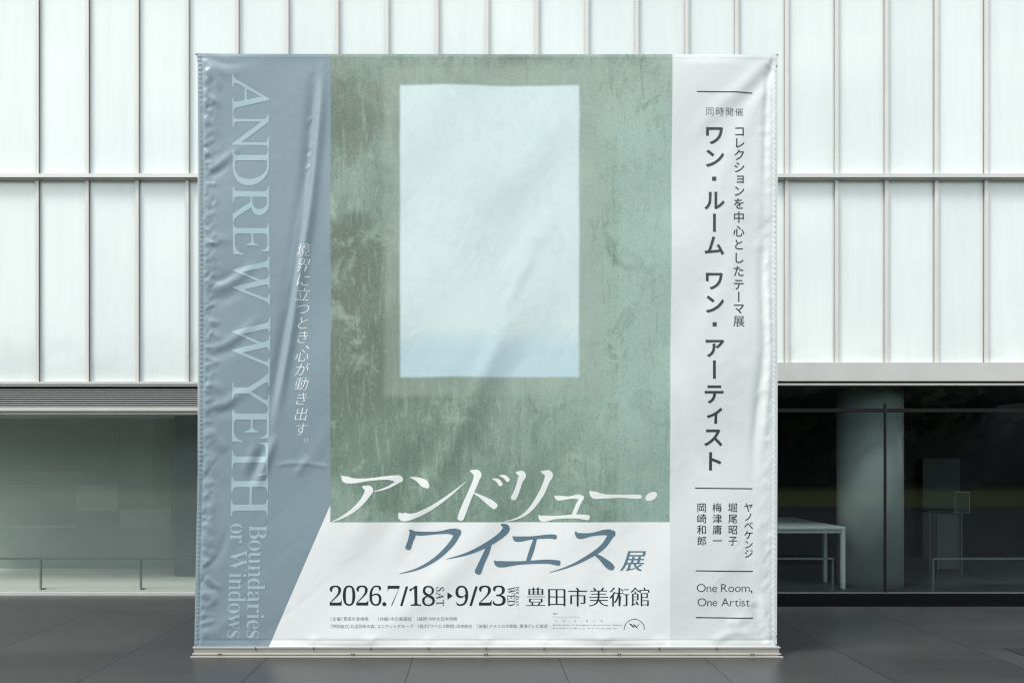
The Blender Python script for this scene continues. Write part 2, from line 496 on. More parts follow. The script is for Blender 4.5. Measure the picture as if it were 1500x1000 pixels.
build('foot', lambda bm: cyl(bm, (PX(1153, Ys), Ys + 0.03, ZF), (PX(1153, Ys), Ys + 0.03, ZF + 0.05), 0.14, 0.09, 32), M_BLACK, st)
le = empty('lectern', (PX(1385, 10.2), 10.2, ZF), 'thin legged lectern with grey front panel in the dark lobby', 'lectern')
Yl = 10.2
build('top', boxes((PX(1357, Yl), PX(1411, Yl), Yl - 0.02, Yl + 0.35, PZ(750, Yl), PZ(746.5, Yl))), M_BLACK, le)
for x in (1361, 1373, 1408):
    build('leg', boxes((PX(x, Yl), PX(x + 1.6, Yl), Yl, Yl + 0.016, ZF, PZ(750, Yl))), mat('chrome leg', (0.35, 0.35, 0.35), 0.3, 0.8), le)
build('front_panel', boxes((PX(1375, Yl), PX(1407.5, Yl), Yl + 0.02, Yl + 0.035, ZF + 0.05, PZ(750, Yl))), mat('lectern panel', (0.12, 0.14, 0.135), 0.4), le)
ns = empty('notice_card', (PX(1410, 10.15), 10.16, PZ(751, 10.15)), 'small framed notice card standing on the lectern', 'sign')
build('card', boxes((PX(1399.5, 10.15), PX(1420.5, 10.15), 10.16, 10.17, PZ(750, 10.15), PZ(721, 10.15))), mat('notice', (0.05, 0.06, 0.06), 0.5), ns)
build('frame', boxes((PX(1399, 10.15), PX(1399.6, 10.15), 10.155, 10.175, PZ(751, 10.15), PZ(720, 10.15)),
                     (PX(1420.4, 10.15), PX(1421, 10.15), 10.155, 10.175, PZ(751, 10.15), PZ(720, 10.15)),
                     (PX(1399.6, 10.15), PX(1420.4, 10.15), 10.155, 10.175, PZ(751, 10.15), PZ(750.3, 10.15)),
                     (PX(1399.6, 10.15), PX(1420.4, 10.15), 10.155, 10.175, PZ(720.7, 10.15), PZ(720, 10.15))), M_CARD, ns)

# ------------------------------------------------------------------ banner stand
YB = 6.0                         # depth of the banner sheet
S = YB / FPX                     # metres per photograph pixel on the sheet
sb = 5.975 / FPX
std = empty('banner_stand', (0.07, 6.03, 0), 'pale metal banner stand with low channel base on the dark paving', 'banner stand')
bx0, bx1 = (281 - VX) * sb, (1144.5 - VX) * sb
yb0 = 5.975
zb = PZ(947.3, yb0)
build('base_channel', boxes((bx0 + 0.012, bx1 - 0.012, yb0 + 0.012, yb0 + 0.16, 0.0, zb - 0.012)), M_BASE, std)
build('channel_lip', boxes((bx0 + 0.004, bx1 - 0.004, yb0 + 0.006, yb0 + 0.17, zb - 0.012, zb),
                           (bx0, bx1, yb0 + 0.002, yb0 + 0.012, PZ(958.6, yb0), PZ(956.6, yb0)),
                           (bx0 - 0.01, bx1 + 0.012, yb0 - 0.012, yb0 + 0.012, 0.0, 0.007)), M_BASE_LIP, std, bevel=0.0012)
for x in (374, 459, 543, 628, 712, 797, 882, 966, 1050):
    X = (x - VX) * sb
    build('seam_clip', boxes((X - 0.003, X + 0.003, yb0 + 0.0, yb0 + 0.012, zb - 0.024, zb - 0.001)), M_CORD, std)
for x in (322, 517, 712, 907, 1102):
    for d in (-0.009, 0.009):
        X = (x - VX) * sb + d
        build('bolt', lambda bm: cyl(bm, (X, yb0 - 0.008, PZ(957.4, yb0)), (X, yb0 + 0.004, PZ(957.4, yb0)), 0.006, seg=8), M_CORD, std)
zt = EYE - (81.5 - VY) * S
for xc in (291.2, 1135.5):
    X = (xc - VX) * S
    build('post', boxes((X - 0.022, X + 0.022, 6.035, 6.10, zb, zt)), M_POST, std)
xl_, xr_ = (291.2 - VX) * S + 0.022, (1135.5 - VX) * S - 0.022
build('top_rail', boxes((xl_, xr_, 6.04, 6.095, zt - 0.05, zt)), M_POST, std)
build('cross_rail', boxes((xl_, xr_, 6.05, 6.09, 1.6, 1.65), (xl_, xr_, 6.05, 6.09, 3.2, 3.25)), M_POST, std)
for X in (xl_ + 0.03, (xl_ + xr_) / 2, xr_ - 0.03):
    build('brace', lambda bm: (cyl(bm, (X, 6.1, 3.2), (X, 7.35, 0.06), 0.024), box(bm, X - 0.12, X + 0.12, 7.2, 7.5, 0, 0.06)), M_POST, std)

# ------------------------------------------------------------------ banner: the sheet's relief, in photograph pixels
def lerp_tab(v, tab):
    return np.interp(v, [a for a, _ in tab], [b for _, b in tab])
def edge_l(v): return lerp_tab(v, [(80, 288.3), (95, 290), (260, 291.2), (560, 291.4), (640, 291), (720, 289), (850, 286.6), (947, 285)])
def edge_r(v): return lerp_tab(v, [(80, 1139.3), (300, 1138.6), (640, 1138.6), (947, 1137.6)])
def top_v(u): return lerp_tab(u, [(285, 79.0), (330, 79.8), (700, 80.4), (1139, 80.6)])

def crom(pts, n=8):
    P = [np.array(p, float) for p in pts]
    P = [2 * P[0] - P[1]] + P + [2 * P[-1] - P[-2]]
    out = []
    for i in range(1, len(P) - 2):
        for k in range(n):
            t = k / n
            out.append(0.5 * (2 * P[i] + (P[i + 1] - P[i - 1]) * t + (2 * P[i - 1] - 5 * P[i] + 4 * P[i + 1] - P[i + 2]) * t * t
                              + (3 * P[i] - P[i - 1] - 3 * P[i + 1] + P[i + 2]) * t ** 3))
    out.append(P[-2])
    return np.array(out)

FOLDS = [  # polyline, half width, height (all px), fade at start, fade at end
    ([(474, 84), (468, 180), (456, 300), (440, 400), (428, 480), (414, 560), (398, 650)], 6.0, 4.2, .2, .25),
    ([(462, 84), (456, 170), (444, 290), (430, 390), (417, 480), (404, 560), (390, 640)], 7, -3.2, .2, .2),
    ([(452, 240), (438, 330), (424, 420), (410, 510)], 5, 2.4, .4, .4),
    ([(478, 250), (470, 330), (462, 420)], 12, -.9, .4, .4),
    ([(450, 182), (457, 168)], 2.2, 0.65, .4, .4), ([(452, 222), (462, 208)], 2.4, 0.90, .4, .4),
    ([(448, 226), (456, 214)], 2.0, -0.60, .4, .4), ([(446, 250), (455, 240)], 2.2, 0.75, .4, .4), ([(449, 233), (457, 222)], 2, 0.60, .4, .4),
    ([(297, 86), (312, 100), (340, 108), (385, 98)], 7, 1.8, .2, .6), ([(300, 82), (330, 94), (390, 88)], 5, -1.0, .2, .6),
    ([(300, 98), (318, 120), (326, 140)], 5, 1.6, .2, .5), ([(300, 140), (316, 150), (322, 165)], 4, 1.3, .2, .5),
    ([(304, 252), (318, 244), (345, 222), (372, 205)], 5, 1.7, .2, .6), ([(304, 262), (325, 250), (350, 232)], 5, -1.3, .2, .6),
    ([(306, 345), (330, 352), (350, 345)], 6, 1.2, .2, .6),
    ([(306, 424), (332, 418), (362, 398), (388, 368)], 6, 2.0, .2, .5), ([(306, 412), (330, 408), (356, 390)], 5, -1.4, .2, .5),
    ([(306, 440), (334, 436), (372, 412)], 7, -1.3, .2, .5),
    ([(305, 512), (332, 504), (364, 480), (392, 452)], 6, 2.0, .2, .5), ([(305, 524), (340, 512), (372, 488)], 7, -1.4, .2, .5),
    ([(304, 488), (318, 492), (328, 502)], 5, 1.6, .2, .5),
    ([(303, 596), (330, 592), (352, 578), (382, 568)], 6, 2.0, .2, .5), ([(303, 606), (335, 602), (360, 588)], 7, -1.3, .2, .5),
    ([(302, 560), (318, 566), (332, 575)], 6, 1.3, .2, .5),
    ([(300, 628), (322, 650), (336, 662)], 7, 1.8, .2, .5), ([(300, 655), (320, 690), (330, 720)], 8, 1.4, .2, .5),
    ([(374, 720), (386, 690), (398, 655), (404, 630)], 5.5, 3.0, .4, .4), ([(362, 716), (376, 680), (388, 645)], 6, -2.6, .4, .4),
    ([(352, 700), (366, 670), (378, 640)], 6, 1.0, .4, .4),
    ([(296, 700), (310, 735), (305, 780), (298, 830)], 8, 1.8, .2, .4), ([(300, 835), (318, 815), (330, 790), (336, 760)], 6, -1.5, .3, .5),
    ([(294, 848), (308, 860), (324, 868)], 4, -2.2, .1, .5), ([(296, 858), (312, 878), (322, 884)], 6, 2.0, .2, .5), ([(300, 842), (318, 856), (328, 864)], 4, 1.4, .2, .5),
    ([(290, 905), (300, 925), (296, 940)], 5, 1.2, .3, .4),
    ([(300, 940), (340, 905), (380, 890)], 8, 1.2, .2, .5),
    ([(395, 682), (440, 678), (484, 684)], 3, .7, .3, .1), ([(430, 700), (445, 680), (455, 668)], 5, 1.0, .3, .3),
    ([(420, 720), (470, 650), (484, 600)], 9, .8, .4, .4),
    # picture and white field: long soft diagonals
    ([(770, 420), (712, 540), (664, 650), (610, 745), (548, 860)], 13, 2.2, .3, .3), ([(800, 440), (742, 570), (690, 680), (640, 760)], 16, -1.4, .3, .3),
    ([(840, 560), (770, 690), (690, 800), (600, 900)], 20, 1.4, .3, .3), ([(930, 560), (880, 700), (800, 860)], 28, 1.2, .3, .3),
    ([(640, 560), (600, 650), (540, 760), (480, 850)], 18, 1.2, .3, .3),
    ([(870, 130), (780, 230), (700, 320)], 22, 1.0, .4, .4), ([(840, 270), (770, 370), (720, 440)], 14, .9, .4, .4), ([(790, 360), (760, 410), (735, 470)], 8, .8, .4, .4),
    ([(520, 120), (540, 300), (520, 480)], 26, 1.0, .4, .4), ([(960, 120), (940, 300), (965, 520)], 26, 1.0, .4, .4),
    ([(700, 800), (620, 870), (560, 930)], 16, 1.1, .4, .3), ([(900, 780), (830, 880), (800, 935)], 18, 1.0, .4, .3),
    # right strip
    ([(1136, 84), (1116, 100), (1084, 130), (1030, 180), (995, 230)], 10, 1.7, .1, .5), ([(1132, 98), (1104, 134), (1060, 190)], 9, -1.4, .1, .6),
    ([(1128, 110), (1104, 160), (1070, 230), (1010, 330)], 12, 1.2, .2, .5),
    ([(1134, 86), (1127, 110), (1122, 160), (1120, 240), (1119, 330)], 4.5, -2.0, .1, .3),
    ([(1120, 300), (1117, 400), (1119, 500), (1114, 560), (1106, 640), (1102, 730)], 6, -2.6, .25, .3),
    ([(1126, 300), (1124, 420), (1127, 520), (1122, 600), (1114, 690)], 4, 1.4, .3, .3),
        ([(1096, 330), (1060, 420), (1000, 540)], 15, 1.1, .3, .4), ([(985, 400), (1020, 520), (1060, 600), (1100, 640)], 12, 1.0, .3, .4),
    ([(986, 520), (1010, 600), (1030, 650), (1060, 690)], 9, 1.0, .3, .4), ([(985, 560), (1005, 640), (1040, 710)], 9, -1.0, .3, .4),
    ([(1090, 250), (1110, 300), (1112, 340)], 6, 1.1, .3, .4), ([(1085, 520), (1100, 555), (1098, 600)], 8, .9, .3, .4),
    ([(1100, 740), (1112, 800), (1108, 860)], 9, 1.3, .3, .4), ([(1085, 790), (1050, 850), (1000, 900)], 16, 1.0, .3, .4),
    ([(1110, 866), (1118, 896), (1130, 938)], 5.5, 2.2, .4, .1), ([(1104, 880), (1110, 910), (1124, 942)], 6, -1.8, .2, .1),
    ([(1064, 905), (1078, 912), (1094, 896)], 7, 1.2, .3, .3),
    ([(1040, 940), (1075, 925), (1105, 930)], 6, 1.1, .3, .3),
]
rs = random.Random(11)
for side in (0, 1):                                   # irregular gathers growing out of the laced hems
    v = 92.0
    while v < 940:
        v += rs.uniform(7, 17) if side == 0 else rs.uniform(16, 36)
        L = rs.uniform(9, 30)
        sl = (rs.uniform(-.5, 1.1) if v < 400 else rs.uniform(-1.1, .6)) if side == 0 else rs.uniform(.2, 1.8)
        a = rs.uniform(.5, 1.35) * (1 if side == 0 else .6)
        if side == 0:
            u0 = float(edge_l(v)) + 8
            FOLDS.append(([(u0, v), (u0 + L * .5, v + sl * L * .45), (u0 + L, v + sl * L)], rs.uniform(2.4, 5.2), a * .85, .15, .6))
        else:
            u0 = float(edge_r(v)) - 9
            FOLDS.append(([(u0, v), (u0 - L * .5, v + sl * L * .45), (u0 - L, v + sl * L)], rs.uniform(3.5, 6.5), a * .7, .35, .6))
FC = [(crom(p), wd, am, f0, f1) for p, wd, am, f0, f1 in FOLDS]

def sm(x):
    x = np.clip(x, 0, 1)
    return x * x * (3 - 2 * x)
WAVES = [(rs.uniform(.004, .016), rs.uniform(-.010, .014), rs.uniform(0, 6.28), rs.uniform(.25, .6)) for _ in range(10)]
NV = np.array([rs.uniform(-1, 1) for _ in range(400)])
def n1(v, period):                                    # smooth 1-D noise
    x = v / period
    i = np.floor(x).astype(int)
    f = sm(x - i)
    return NV[i % 400] * (1 - f) + NV[(i + 1) % 400] * f

def relief(u, v):
    u = np.asarray(u, float); v = np.asarray(v, float)
    h = np.zeros_like(u)
    for a, b, ph, am in WAVES:
        h += am * np.sin(u * a * 2.2 + v * b * 2.2 + ph)
    for C, wd, am, f0, f1 in FC:
        if C[0, 0] < 345 and abs(am) > 1: am *= .72
        m = wd * 3.2
        k = np.where((u > C[:, 0].min() - m) & (u < C[:, 0].max() + m) & (v > C[:, 1].min() - m) & (v < C[:, 1].max() + m))[0]
        if len(k) == 0: continue
        uu, vv = u[k], v[k]
        best = np.full(len(k), 1e9); tt = np.zeros(len(k))
        n = len(C) - 1
        for i in range(n):
            ax, ay = C[i]; bx, by = C[i + 1]
            dx, dy = bx - ax, by - ay
            L2 = dx * dx + dy * dy + 1e-9
            t = np.clip(((uu - ax) * dx + (vv - ay) * dy) / L2, 0, 1)
            d = (uu - ax - t * dx) ** 2 + (vv - ay - t * dy) ** 2
            q = d < best
            best[q] = d[q]; tt[q] = (i + t[q]) / n
        fade = sm(tt / max(f0, 1e-3)) * sm((1 - tt) / max(f1, 1e-3))
        h[k] += am * fade * np.exp(-best / (2 * (wd * .8) ** 2))
    dl, dr = u - edge_l(v), edge_r(v) - u
    # laced hems: small puckers along the eyelets and a rolled edge
    h += (1.0 + .5 * n1(v, 17)) * .55 * np.sin(2 * math.pi * (v + 2.5 * n1(v, 23)) / 6.4) * np.exp(-((dl - 3.5) / 3.0) ** 2)
    h += .50 * n1(v + 900, 9) * np.exp(-((dl - 8.5) / 3.5) ** 2)
    h += -1.1 * np.exp(-((dl - 7.0) / 1.3) ** 2)
    h += .32 * np.sin(2 * math.pi * (v + 2 * n1(v, 31)) / 7.6) * np.exp(-((dr - 4.5) / 2.6) ** 2)
    h += -.5 * np.exp(-((dr - 8.0) / 1.4) ** 2) + .3 * n1(v + 300, 19) * np.exp(-((dr - 12) / 4) ** 2)
    h -= 4.0 * np.exp(-(dl / 1.2) ** 2) + 4.0 * np.exp(-(dr / 1.2) ** 2)
    dt, db = v - top_v(u), 947.5 - v
    h -= 1.2 * np.exp(-(dt / 1.3) ** 2)
    h += .5 * np.exp(-((dt - 4) / 2) ** 2)
    for x in (374, 459, 543, 628, 712, 797, 882, 966, 1050):
        h += 1.0 * np.exp(-((u - x) / (5 + db * .35 + 1e-6)) ** 2) * np.exp(-((db - 9) / 7) ** 2)
    h += -.5 * np.exp(-((db - 10) / 2) ** 2)
    h += .9 * n1(u, 34) * np.exp(-((db - 4) / 6) ** 2)
    cr1 = n1(v + 1.3 * u, 9) * n1(v - 1.1 * u + 900, 12) + .6 * n1(v + .4 * u + 77, 6) * n1(u - .3 * v + 900, 7)
    cr2 = np.abs(n1(v + .8 * u + 50, 31)) * np.abs(n1(v - 1.4 * u + 1500, 43))
    h += .75 * cr1 * np.exp(-((dl - 15) / 12) ** 2) + .35 * cr1 * np.exp(-((dr - 12) / 9) ** 2)
    h += .55 * cr2 * (.45 + .55 * np.exp(-(dl / 110) ** 2)) + .10 * cr1
    # the sheet is held at its rim
    rim = sm(np.minimum(np.minimum(dl, dr), np.minimum(dt, db)) / 22 + .25)
    return h * rim + 1.5

def sheet_points(u, v, lift=0.0):
    h = relief(u, v)
    e = 0.6
    hu = (relief(u + e, v) - relief(u - e, v)) / (2 * e)
    hv = (relief(u, v + e) - relief(u, v - e)) / (2 * e)
    N = np.stack([-hu, -np.ones_like(hu), hv], 1)      # +h comes towards the viewer (-Y); v runs down
    N /= np.linalg.norm(N, axis=1)[:, None]
    P = np.stack([(u - VX) * S, YB - h * S, EYE - (v - VY) * S], 1) + N * lift
    return P, N

ban = empty('exhibition_banner', (0.07, 6.0, zb), 'huge wrinkled vinyl exhibition banner in blue, white and grey before the glass facade', 'banner')

def vinyl(name, col, rough=0.34, spec=0.45):
    return mat(name, col, rough, spec=spec, noise=0.02, nscale=3, bump=0.05, bscale=260)
M_BLUE = vinyl('printed blue vinyl', s2l((130, 148, 159)), 0.36, 0.5)
M_WHITE = vinyl('white vinyl', (0.80, 0.815, 0.82))
M_GREY = vinyl('printed pale grey vinyl', (0.67, 0.70, 0.71), 0.33)

def artwork():
    """a plain abstract field of sage greens with one pale block, in place of the printed picture"""
    m = vinyl('printed picture', (0.2, 0.27, 0.23), 0.4)
    n, l = m.node_tree.nodes, m.node_tree.links
    b = n['Principled BSDF']
    t = n.new('ShaderNodeTexCoord')
    sp = n.new('ShaderNodeSeparateXYZ')
    l.new(t.outputs['Object'], sp.inputs[0])
    def mt(op, *a):
        k = n.new('ShaderNodeMath'); k.operation = op
        for i, v in enumerate(a):
            if isinstance(v, (int, float)): k.inputs[i].default_value = v
            else: l.new(v, k.inputs[i])
        return k.outputs[0]
    U = mt('MULTIPLY_ADD', sp.outputs['X'], 1 / S, VX)
    V = mt('MULTIPLY_ADD', sp.outputs['Z'], -1 / S, EYE / S + VY)
    def noise(scale, det, rough, st=(1, 1, 1), dist=0.0):
        mp_ = n.new('ShaderNodeMapping'); mp_.inputs['Scale'].default_value = st
        l.new(t.outputs['Object'], mp_.inputs['Vector'])
        z = n.new('ShaderNodeTexNoise'); z.inputs['Scale'].default_value = scale; z.inputs['Detail'].default_value = det
        z.inputs['Roughness'].default_value = rough; z.inputs['Distortion'].default_value = dist
        l.new(mp_.outputs['Vector'], z.inputs['Vector'])
        return z.outputs['Fac']
    n_big, n_mid, n_fine, n_edge = noise(1.1, 6, .6, dist=.5), noise(6, 8, .7, (1, 1, .6), 1.2), noise(60, 5, .75), noise(2.2, 2, .5)
    def ss(x, a, b_):
        k = n.new('ShaderNodeMapRange'); k.interpolation_type = 'SMOOTHSTEP'
        k.inputs['From Min'].default_value = a; k.inputs['From Max'].default_value = b_
        l.new(x, k.inputs['Value'])
        return k.outputs['Result']
    def mix(f, A, B):
        k = n.new('ShaderNodeMix'); k.data_type = 'RGBA'
        for s_, v in (('Factor', f), ('A', A), ('B', B)):
            if isinstance(v, tuple): k.inputs[s_].default_value = (*v, 1)
            elif isinstance(v, (int, float)): k.inputs[s_].default_value = v
            else: l.new(v, k.inputs[s_])
        return k.outputs['Result']
    Uj = mt('MULTIPLY_ADD', mt('SUBTRACT', n_edge, .5), 3, U)
    Vj = mt('MULTIPLY_ADD', mt('SUBTRACT', n_edge, .5), 3, V)
    def block(u0, u1, v0, v1, soft):
        a = mt('MULTIPLY', ss(Uj, u0 - soft, u0 + soft), mt('SUBTRACT', 1.0, ss(Uj, u1 - soft, u1 + soft)))
        d = mt('MULTIPLY', ss(Vj, v0 - soft, v0 + soft), mt('SUBTRACT', 1.0, ss(Vj, v1 - soft, v1 + soft)))
        return mt('MULTIPLY', a, d)
    c = mix(ss(Uj, 500, 960), s2l((104, 116, 106)), s2l((156, 180, 172)))
    c = mix(mt('MULTIPLY', ss(V, 480, 760), .75), c, s2l((116, 141, 127)))
    c = mix(mt('MULTIPLY', mt('SUBTRACT', 1.0, ss(V, 90, 190)), .5), c, s2l((145, 154, 143)))
    c = mix(mt('MULTIPLY', ss(n_big, .47, .62), .7), c, s2l((142, 164, 154)))
    n_blot = noise(2.6, 9, .72, (1, 1, 1), .6)
    c = mix(mt('MULTIPLY', ss(n_blot, .53, .64), .6), c, s2l((160, 178, 164)))
    c = mix(mt('MULTIPLY', ss(n_blot, .46, .36), .42), c, s2l((92, 112, 102)))
    c = mix(mt('MULTIPLY', ss(n_mid, .52, .72), .5), c, s2l((98, 118, 110)))
    n_str = noise(9, 7, .75, (2.6, 1, .35), .8)
    c = mix(mt('MULTIPLY', ss(n_str, .5, .66), .45), c, s2l((158, 180, 168)))
    c = mix(mt('MULTIPLY', ss(n_str, .46, .32), .5), c, s2l((92, 108, 98)))
    c = mix(mt('MULTIPLY', block(905, 1000, 185, 800, 4), .35), c, s2l((160, 188, 182)))
    c = mix(mt('MULTIPLY', ss(n_fine, .5, .75), .35), c, s2l((176, 190, 176)))
    c = mix(mt('MULTIPLY', ss(n_fine, .5, .28), .45), c, s2l((84, 98, 88)))
    c = mix(mt('MULTIPLY', block(562, 884, 100, 580, 6), .45), c, s2l((156, 170, 160)))
    pale = mix(mt('MULTIPLY', ss(n_mid, .4, .7), .5), s2l((205, 221, 222)), s2l((188, 210, 214)))
    pale = mix(mt('MULTIPLY', ss(Vj, 470, 520), .35), pale, s2l((140, 182, 202)))
    c = mix(block(586, 848, 126, 552, 2.5), c, pale)
    l.new(c, b.inputs['Base Color'])
    return m

def uneven(n_fine, n_rest, side, frac):
    """column fractions 0..1 with n_fine columns packed into `frac` at one side"""
    a = np.linspace(0, frac, n_fine + 1)[:-1]
    b = np.linspace(frac, 1, n_rest + 1)
    t = np.concatenate([a, b])
    return t if side == 'l' else 1 - t[::-1]

def panel(name, m, lf, rf, v0, v1, cols, top=False, label=None):
    rows = np.arange(80.0, 948.0, 2.0)
    rows = np.concatenate([[v0], rows[(rows > v0 + .5) & (rows < v1 - .5)], [v1]])
    if top: rows = np.concatenate([[v0, v0 + .6, v0 + 1.2], rows[rows > v0 + 1.6]])
    V = np.repeat(rows, len(cols))
    T = np.tile(cols, len(rows))
    U = lf(V) * (1 - T) + rf(V) * T
    if top:
        V = V + (top_v(U) - 80.0) * np.clip(1 - (V - 80) / 30, 0, 1)
    P, N = sheet_points(U, V)
    nr, nc = len(rows), len(cols)
    idx = np.arange(nr * nc).reshape(nr, nc)
    a, b, c, d = idx[:-1, :-1].ravel(), idx[1:, :-1].ravel(), idx[1:, 1:].ravel(), idx[:-1, 1:].ravel()
    q = np.stack([a, b, c, d], 1)
    me = bpy.data.meshes.new(name)
    me.from_pydata(P.tolist(), [], q.tolist())
    me.polygons.foreach_set('use_smooth', [True] * len(q))
    me.update()
    me.normals_split_custom_set_from_vertices(N.tolist())
    return link(name, me, m, ban, label)

def K(x): return lambda v: np.full_like(v, x)
def slant(v): return np.interp(v, [80, 739, 947.5], [484.4, 484.4, 393.5])
def gl_(v): return np.interp(v, [80, 760, 947.5], [984.6, 980.6, 982.0])
panel('blue_panel', M_BLUE, edge_l, slant, 80, 947.5, uneven(44, 80, 'l', .21), True, 'glossy wrinkled blue strip of the banner')
panel('picture_panel', artwork(), K(484.4), gl_, 80, 764.3, np.linspace(0, 1, 200), True, 'mottled green picture field of the banner')
panel('white_panel', M_WHITE, slant, gl_, 764.3, 947.5, np.linspace(0, 1, 220), False, 'white lower field of the banner')
panel('white_panel', M_WHITE, slant, K(484.4), 739.0, 764.3, np.linspace(0, 1, 8), False)
panel('grey_panel', M_GREY, gl_, edge_r, 80, 947.5, uneven(44, 60, 'r', .28), True, 'pale grey strip of the banner')

# ------------------------------------------------------------------ printed lettering, cut fine so that it follows the relief
def print_mesh(name, polys_list, m, label=None, lift=0.0014, parent=None, cell=3.0):
    """polys_list: list of groups; each group is a list of closed outlines (holes by even-odd), in photograph pixels"""
    bm = bmesh.new()
    for polys in polys_list:
        cu = bpy.data.curves.new('outline', 'CURVE')
        cu.dimensions = '2D'
        cu.fill_mode = 'BOTH'
        for p in polys:
            sp = cu.splines.new('POLY')
            sp.points.add(len(p) - 1)
            for i, (x, y) in enumerate(p):
                sp.points[i].co = (x, -y, 0, 1)
            sp.use_cyclic_u = True
        ob = bpy.data.objects.new('outline', cu)
        COL.objects.link(ob)
        me = bpy.data.meshes.new_from_object(ob.evaluated_get(bpy.context.evaluated_depsgraph_get()))
        bm.from_mesh(me)
        bpy.data.objects.remove(ob)
        bpy.data.curves.remove(cu)
        bpy.data.meshes.remove(me)
    xs = [v.co.x for v in bm.verts]; ys = [v.co.y for v in bm.verts]
    for lo, hi, no in ((min(xs), max(xs), (1, 0, 0)), (min(ys), max(ys), (0, 1, 0))):
        c = math.floor(lo / cell) * cell + .13
        while c < hi:
            bmesh.ops.bisect_plane(bm, geom=list(bm.verts) + list(bm.edges) + list(bm.faces), dist=1e-5,
                                   plane_co=(c * no[0], c * no[1], 0), plane_no=no)
            c += cell
    bmesh.ops.triangulate(bm, faces=list(bm.faces))
    for f in bm.faces:
        if f.normal.z < 0: f.normal_flip()
    bm.verts.ensure_lookup_table()
    U = np.array([v.co.x for v in bm.verts]); V = np.array([-v.co.y for v in bm.verts])
    P, N = sheet_points(U, V, lift)
    for v, p in zip(bm.verts, P): v.co = p
    me = bpy.data.meshes.new(name)
    bm.to_mesh(me)
    bm.free()
    me.polygons.foreach_set('use_smooth', [True] * len(me.polygons))
    me.normals_split_custom_set_from_vertices(N.tolist())
    return link(name, me, m, parent or ban, label)

GC = {}
def glyph(ch):
    """outlines of one character (unit em, y up), its advance is left to the caller"""
    if ch in GC: return GC[ch]
    fc = bpy.data.curves.new('glyph', 'FONT')
    fc.body = ch
    ob = bpy.data.objects.new('glyph', fc)
    COL.objects.link(ob)
    bpy.context.view_layer.update()
    cv = ob.to_curve(bpy.context.evaluated_depsgraph_get())
    polys = []
    for s in cv.splines:
        if s.type != 'BEZIER': continue
        bp = s.bezier_points
        out = []
        n = len(bp)
        for i in range(n):
            a, b = bp[i], bp[(i + 1) % n]
            p0, p1, p2, p3 = (np.array(q[:2]) for q in (a.co, a.handle_right, b.co, b.handle_left))
            p2, p3 = p3, p2
            flat = abs(np.cross(p1 - p0, p3 - p0)) + abs(np.cross(p2 - p0, p3 - p0)) < 1e-5
            for t in ((0,) if flat else (0, .25, .5, .75)):
                out.append((1 - t) ** 3 * p0 + 3 * (1 - t) ** 2 * t * p1 + 3 * (1 - t) * t * t * p2 + t ** 3 * p3)
        cl = [out[0]]
        for p in out[1:]:
            if np.hypot(*(p - cl[-1])) > 1e-4: cl.append(p)
        if np.hypot(*(cl[0] - cl[-1])) < 1e-4: cl.pop()
        if len(cl) > 2: polys.append(np.array(cl))
    ob.to_curve_clear()
    bpy.data.objects.remove(ob)
    bpy.data.curves.remove(fc)
    GC[ch] = polys
    return polys

def area(p):
    x, y = p[:, 0], p[:, 1]
    return .5 * float(np.sum(x * np.roll(y, -1) - np.roll(x, -1) * y))
def embolden(polys, ox, oy):
    """move the outline outwards by ox on upright strokes' sides and oy on level strokes' sides (negative thins)"""
    if not polys: return polys
    sgn = 1 if sum(area(p) for p in polys) > 0 else -1
    out = []
    for p in polys:
        e = np.roll(p, -1, 0) - p
        L = np.hypot(e[:, 0], e[:, 1])[:, None] + 1e-9
        nrm = np.stack([e[:, 1], -e[:, 0]], 1) / L * sgn
        a = nrm + np.roll(nrm, 1, 0)
        d = np.maximum((nrm * np.roll(nrm, 1, 0)).sum(1), -.3)
        a = a / (1 + d)[:, None]
        out.append(p + a * np.array([ox, oy]))
    return out
def shear(polys, k): return [np.stack([p[:, 0] + k * p[:, 1], p[:, 1]], 1) for p in polys]
def bb(polys):
    a = np.concatenate(polys)
    return a[:, 0].min(), a[:, 0].max(), a[:, 1].min(), a[:, 1].max()

SMALL = 'ョュャッィァェォ'
def jchar(ch, cx, cy, size, ox=0., oy=0., sk=0., vertical=False):
    """a full-width character centred on a photograph pixel"""
    P = embolden(glyph(ch), ox, oy)
    if not P: return []
    c0 = np.array([.5, .38])
    if vertical and ch == 'ー':
        P = [np.stack([c0[0] + (p[:, 1] - c0[1]), c0[1] + (p[:, 0] - c0[0])], 1) for p in P]
    dx = dy = 0.
    if vertical and ch in SMALL: dx, dy = .09, .09
    if vertical and ch in '、。': dx, dy = .58, .55
    res = []
    for p in P:
        q = p - c0 + np.array([dx, dy])
        q = np.stack([q[:, 0] + sk * q[:, 1], q[:, 1]], 1)
        res.append(np.stack([cx + q[:, 0] * size, cy - q[:, 1] * size], 1))
    return res

